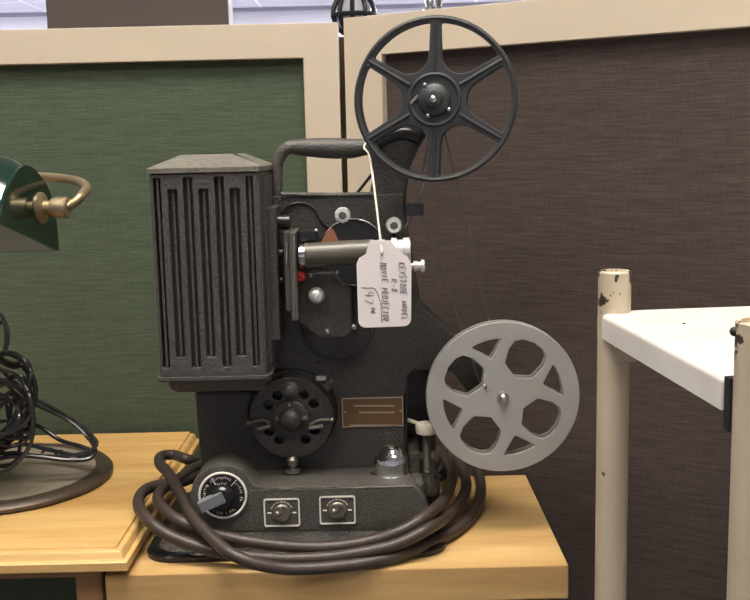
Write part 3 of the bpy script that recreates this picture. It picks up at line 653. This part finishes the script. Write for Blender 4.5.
GL = {
 'K': [[(0, 0), (0, 1)], [(.7, 1), (.05, .45), (.75, 0)]], 'E': [[(.65, 1), (0, 1), (0, 0), (.65, 0)], [(0, .5), (.5, .5)]],
 'Y': [[(0, 1), (.35, .5)], [(.7, 1), (.2, 0)]], 'S': [[(.65, .9), (.3, 1), (.05, .75), (.6, .35), (.4, 0), (0, .1)]], 'T': [[(0, 1), (.7, 1)], [(.35, 1), (.35, 0)]],
 'O': [[(.35, 1), (.05, .6), (.15, .1), (.4, 0), (.65, .4), (.6, .85), (.35, 1)]], 'N': [[(0, 0), (0, 1), (.6, 0), (.6, 1)]], 'M': [[(0, 0), (.1, 1), (.4, .3), (.7, 1), (.8, 0)]],
 'D': [[(0, 0), (0, 1), (.5, .8), (.6, .3), (0, 0)]], 'L': [[(0, 1), (0, 0), (.6, 0)]], 'R': [[(0, 0), (0, 1), (.55, .85), (.5, .55), (0, .5), (.6, 0)]],
 '-': [[(.1, .5), (.55, .5)]], '8': [[(.35, .5), (.05, .75), (.35, 1), (.6, .75), (.35, .5), (.05, .2), (.35, 0), (.65, .25), (.35, .5)]],
 'V': [[(0, 1), (.3, 0), (.65, 1)]], 'I': [[(.2, 1), (.2, 0)]], 'P': [[(0, 0), (0, 1), (.55, .85), (.5, .5), (0, .45)]], 'J': [[(.5, 1), (.5, .15), (.25, 0), (0, .2)]],
 'C': [[(.6, .9), (.3, 1), (.05, .6), (.1, .1), (.6, .1)]], '4': [[(.1, 1), (0, .4), (.65, .45)], [(.5, .95), (.4, 0)]], '7': [[(0, .95), (.65, 1), (.2, 0)]], '0': [[(.35, 1), (.05, .6), (.15, .1), (.4, 0), (.65, .4), (.6, .85), (.35, 1)]]}
wr = M(); rj = random.Random(3)
def write(txt, x0, y0, y1, h, slant=.15, drift=0.0, r=.00029):
    w = (y1 - y0) / len(txt)
    for i, ch in enumerate(txt):
        if ch == ' ': continue
        hh = h * rj.uniform(.85, 1.1)
        for st in GL[ch]:
            wr.tube([P(x0 + drift * i / len(txt) + v * hh + rj.uniform(-.25, .25), y0 + (i + u * .95) * w + slant * v * w + rj.uniform(-.2, .2), Yt - .0001) for u, v in st], r, 5, 1, False)
write('KEYSTONE', 398.5, 262.5, 296, 7.0, drift=2.0); write('MODEL', 402, 301, 321.5, 5.0)
write('R-8', 391.5, 279, 293, 5.5)
write('MOVIE', 379.5, 262.5, 283, 6.5, drift=3); write('PROJECTOR', 381.5, 288, 322, 6.5, drift=1)
write('47', 365, 292, 306, 8.5, .1); write('00', 371, 307.5, 314, 4.5)
wr.tube([P(x, y, Yt - .0001) for x, y in ((361.5, 287.5), (368, 288), (375, 288.5), (379, 298), (381, 306), (381.5, 323))], .0003, 5, 2)
wr.build('handwriting', ink, tg)

# ------------------------------------------------------------------ power cord coiled round the projector
r0 = .0051
z = TT
cpts = []
def C(px, py, h): cpts.append(PZ(px, py, z + h))
# outer turn: right side, front edge, then up over the left side
for a in ((477, 468, .007), (481, 487, .006), (475, 511, .006), (456, 530, .006), (430, 543, .007), (400, 555, .007), (370, 562, .006), (342, 566, .005), (310, 568.5, .005), (283, 568.5, .007), (257, 564, .013), (240, 558, .018), (223, 548, .023), (195, 520, .035), (181, 495, .043), (169, 474, .046), (160, 464, .046), (161, 456.5, .046), (174, 455, .045), (191, 460, .043)): C(*a)
cpts += [Vector((-.165, .975, z + .03)), Vector((-.12, .972, z + .012)), Vector((0, .972, z + .010)), Vector((.06, .968, z + .009))]
for a in ((452, 455, .014), (464, 474, .013), (466, 489, .014), (458, 506, .015), (444, 519, .020), (430, 527.5, .026), (400, 543, .018), (370, 551, .014), (330, 557, .010), (290, 559, .009), (255, 557, .010), (225, 553, .012), (190, 544, .018), (165, 533, .026), (148, 520, .033), (138.5, 505, .036), (143, 492, .038), (157, 485.5, .038), (178, 483, .036)): C(*a)
cpts += [Vector((-.168, .93, z + .030)), Vector((-.13, .970, z + .022)), Vector((0, .966, z + .020)), Vector((.05, .955, z + .022))]
for a in ((437, 450, .030), (447, 463, .026), (452, 478, .024), (446, 496, .025), (431, 512, .034), (403, 530, .026), (370, 541, .018), (330, 547, .015), (285, 546, .015), (240, 540, .018), (205, 530.5, .024), (180, 521, .031), (163, 508, .036), (158, 497, .038), (164, 488, .039), (180, 478, .039), (196, 467, .038)): C(*a)
cpts += [Vector((-.150, .985, z + .03)), Vector((-.10, .962, z + .012)), Vector((-.06, .952, z + .02))]
tag(M().tube(cpts, r0, 14, 6).build('power_cord', cord_m), 'thick brown rubber power cord coiled around the projector base', 'cord')

# ------------------------------------------------------------------ banker's lamp at the left edge
bc = Vector((-.366, .945, LT))
lp = thing('desk_lamp', "green glass banker's lamp with brass arm at the left edge", 'lamp', bc)
bs = M().lathe(bc, (0, 0, 1), [(.100, 0), (.1025, .002), (.1025, .005), (.100, .008), (.095, .0095), (.092, .0085)], 64).build('base_rim', base_rim, lp)
M().lathe(bc + Vector((0, 0, .0005)), (0, 0, 1), [(.094, 0), (.0945, .0078), (.02, .0095)], 64).build('base_top', base_tan, lp)
aa = Vector((.994, -.11, 0)).normalized()
c0 = P(37, 206, .86)
def onplane(px, py): d = ray(px, py); return CAM + d * ((c0 - CAM).dot(aa) / d.dot(aa))
cap = [(56, 251), (54, 226), (50, 202), (43.5, 185), (34, 172), (26, 166), (18, 167), (10, 177), (3, 193), (-1, 208), (-3, 223)]
cpp = [onplane(x, y) for x, y in cap]
fine = []
for i in range(len(cpp) - 1):
    p0 = cpp[max(i - 1, 0)]; p1 = cpp[i]; p2 = cpp[i + 1]; p3 = cpp[min(i + 2, len(cpp) - 1)]
    for j in range(4):
        t_ = j / 4; fine.append(0.5 * ((2 * p1) + (p2 - p0) * t_ + (2 * p0 - 5 * p1 + 4 * p2 - p3) * t_ * t_ + (3 * p1 - p0 - 3 * p2 + p3) * t_ ** 3))
fine.append(cpp[-1])
ctr = sum(fine, Vector()) / len(fine); th = .0035; LS = .215
inner = [p + (ctr - p).normalized() * th for p in fine]
inner[0] = fine[0] + (fine[-1] - fine[0]).normalized() * th; inner[-1] = fine[-1] + (fine[0] - fine[-1]).normalized() * th
mid = (fine[0] + fine[-1]) / 2; bdir = (fine[-1] - fine[0]).normalized(); udir = aa.cross(bdir).normalized()
if udir.z < 0: udir = -udir
def sect(pts, a, k):             # a section of the shade, swelling from the rounded end
    out = []
    for p in pts:
        d = p - mid; h = d.dot(udir); b_ = d.dot(bdir)
        out.append(mid + bdir * b_ * (1 + (k - 1) * .35) + udir * h * k + aa * a)
    return out
SEC = [(0, 1.0), (-.006, 1.07), (-.014, 1.13), (-.024, 1.17), (-.036, 1.19), (-LS + .036, 1.19), (-LS + .024, 1.17), (-LS + .014, 1.13), (-LS + .006, 1.07), (-LS, 1.0)]
sm_ = M(); sm_.loft([sect(fine, a, k) + sect(inner, a, k)[::-1] for a, k in SEC])
for a0, a1 in ((0, .0030), (-LS - .0030, -LS)): sm_.loft([[p + aa * a0 for p in fine], [p + aa * a1 for p in fine]])
shade = sm_.build('lamp_shade', glass_g, lp, 'dark green glass shade')
i2 = [p + (ctr - p).normalized() * .0008 for p in inner]; i2[0] = inner[0]; i2[-1] = inner[-1]
ln = M(); ln.loft([sect(inner, a, k) + sect(i2, a, k)[::-1] for a, k in [(-.0006, 1.0)] + SEC[1:-1] + [(-LS + .0006, 1.0)]]); ln.build('shade_lining', glass_w, shade, 'white glass lining')
ka = onplane(37.5, 208) + aa * .0030
M().lathe(ka, aa, [(.0135, 0), (.0135, .0015), (.0105, .003), (.0065, .004), (.0065, .010), (.0085, .0105), (.0092, .013), (.0092, .023), (.008, .0245), (.002, .0245)], 32).build('pivot_knob', brass, lp)
ke = ka + aa * .022
arm_ = [ke, ke + Vector((.006, .008, .004)), P(81, 196, .872), P(86.5, 188, .895), P(80, 182, .918), P(66, 179, .94), P(45, 177, .955), P(25, 177, .965), P(5, 182, .97)]
xs = bc.x - .012; arm_ += [Vector((xs - .005, .985, arm_[-1].z - .012)), Vector((xs - .015, .99, arm_[-1].z - .035)), Vector((xs - .018, .985, LT + .14)), Vector((xs - .018, .975, LT + .05)), Vector((xs - .018, .965, LT + .008))]
M().tube(arm_, .0042, 14, 8).build('arm', brass, lp)

# tangle of black cord on the lamp base
wp = []
def W(px, py, Y): wp.append(P(px, py, Y))
rw = random.Random(11)
for x, y, Y in ((-40, 452, .93), (-10, 450, .92), (12, 440, .91), (28, 418, .91), (36, 396, .915), (32, 374, .92), (18, 358, .93), (2, 354, .935), (-15, 362, .94), (-30, 385, .94),
                (-35, 420, .93), (-10, 440, .90), (10, 428, .89), (22, 408, .90), (30, 385, .915), (24, 368, .93), (8, 366, .94), (-8, 352, .95), (-6, 332, .955), (3, 321, .955), (8, 334, .95), (4, 352, .945), (-12, 368, .94),
                (-30, 400, .93), (-10, 412, .90), (12, 398, .90), (26, 404, .91), (34, 420, .905), (26, 440, .90), (6, 446, .89), (-20, 436, .90), (-34, 410, .92), (-10, 388, .93), (14, 386, .94), (30, 402, .95), (52, 412, .955), (74, 424, .95), (90, 440, .94), (95, 451, .925), (88, 459, .915), (66, 460, .91), (40, 457, .905), (14, 456, .90), (-15, 460, .90),
                (-40, 448, .92), (-20, 428, .95), (10, 420, .96), (38, 426, .96), (60, 440, .955), (80, 446, .945), (92, 452, .93), (80, 456, .93), (50, 450, .92), (20, 444, .91), (-10, 452, .89), (-38, 440, .89), (-20, 408, .90), (6, 380, .91), (24, 378, .915), (30, 396, .91), (22, 420, .895), (0, 436, .885), (-30, 430, .90)):
    W(x, y, Y)
zmin = LT + .0115
wp = [Vector((p.x, p.y, max(p.z, zmin + .0008 * rw.random()))) for p in wp]
tagw = M().tube(wp, .0021, 8, 6)
wp2 = [p + Vector((.003 * math.sin(i * .9), .002, .0035 + .003 * math.cos(i * 1.3))) for i, p in enumerate(wp)]
tagw.tube(wp2[3:46], .0020, 8, 6)
wp3 = []
for i in range(46):
    a = i * 1.07; e = 1 + .35 * math.sin(i * .83)
    q = P(-2 + 34 * e * math.cos(a) * (.7 + .3 * math.sin(i * .37)), 415 + 44 * e * math.sin(a) * (.75 + .25 * math.cos(i * .51)), .905 + .035 * math.sin(i * .71))
    wp3.append(Vector((q.x, q.y, max(q.z, zmin))))
tagw.tube(wp3, .0019, 8, 6)
lc = tagw.build('cord_tangle', wire_m); tag(lc, 'tangled glossy black electrical cord heaped on the lamp base', 'cord')
tw = PZ(52, 452, zmin + .004)
M().tube([tw + Vector((-.012, .004, -.002)), tw + Vector((-.002, 0, .004)), tw + Vector((.006, -.004, -.002))], .0012, 6, 4).tube([tw + Vector((-.002, 0, .004)), tw + Vector((.004, .004, 0)), tw + Vector((.010, .001, .001))], .0012, 6, 4).build('cord_tie', wire_m, lc)

# ------------------------------------------------------------------ things beyond the partition
gc = P(354, 14, 2.6); gR = 21.5 * SC(gc)
dkm = mat('dark_bronze', (0.030, 0.032, 0.034), 0.4, 0.3)
go = thing('cage_lantern', 'dark ribbed globe lantern showing above the gap between the two partition panels', 'lantern', (gc.x, gc.y, 0))
cg_ = M()
for i in range(5):
    a = i * math.pi / 5 + .25
    cg_.tube([gc + Vector((math.cos(a) * gR * math.cos(t), math.sin(a) * gR * math.cos(t), gR * math.sin(t))) for t in [j * 2 * math.pi / 32 for j in range(33)]], .0058, 8, 1, False)
cg_.ring(gc + Vector((0, 0, -.004)), (0, 0, 1), gR, .0055, 40, 8); cg_.build('cage', dkm, go)
M().lathe(gc, (0, 0, 1), [(gR * .86 * math.cos(R(t)), gR * .86 * math.sin(R(t))) for t in range(-85, 86, 10)], 32).build('globe', mat('pale_glass', (.75, .75, .82), .2), go)
M().cyl((gc.x, gc.y, .02), (gc.x, gc.y, gc.z - gR), .012).lathe((gc.x, gc.y, 0), (0, 0, 1), [(.14, 0), (.14, .015), (.03, .03)], 32).build('stand', dkm, go)
sc_ = P(434, 6, 3.1); k = SC(sc_)
so = thing('chrome_lamp', 'shiny chrome lamp socket top peeking above the brown partition panel', 'lamp', (sc_.x, sc_.y, 0))
M().lathe(sc_ + Vector((-4 * k, 0, -6 * k)), (0, 0, 1), [(7 * k, 0), (7 * k, 3 * k), (4 * k, 5 * k), (5.5 * k, 10 * k), (4 * k, 14 * k), (1 * k, 16 * k)], 24).lathe(sc_ + Vector((5 * k, .02, -6 * k)), (0, 0, 1), [(5 * k, 0), (5 * k, 4 * k), (3 * k, 6 * k), (4.5 * k, 12 * k), (1 * k, 17 * k)], 24).build('socket', steel, so)
M().cyl((sc_.x, sc_.y, .02), sc_ + Vector((0, 0, -6 * k)), .01).lathe((sc_.x, sc_.y, 0), (0, 0, 1), [(.14, 0), (.14, .015), (.03, .03)], 32).build('stand', steel, so)

# ------------------------------------------------------------------ world and colour
w = bpy.data.worlds.new('world'); S.world = w; w.use_nodes = True
w.node_tree.nodes['Background'].inputs[0].default_value = (0.9, 0.92, 1, 1); w.node_tree.nodes['Background'].inputs[1].default_value = 0.3
S.view_settings.view_transform = 'Standard'; S.view_settings.look = 'None'; S.view_settings.gamma = 1; S.view_settings.use_curve_mapping = False
S.view_settings.exposure = 0.0
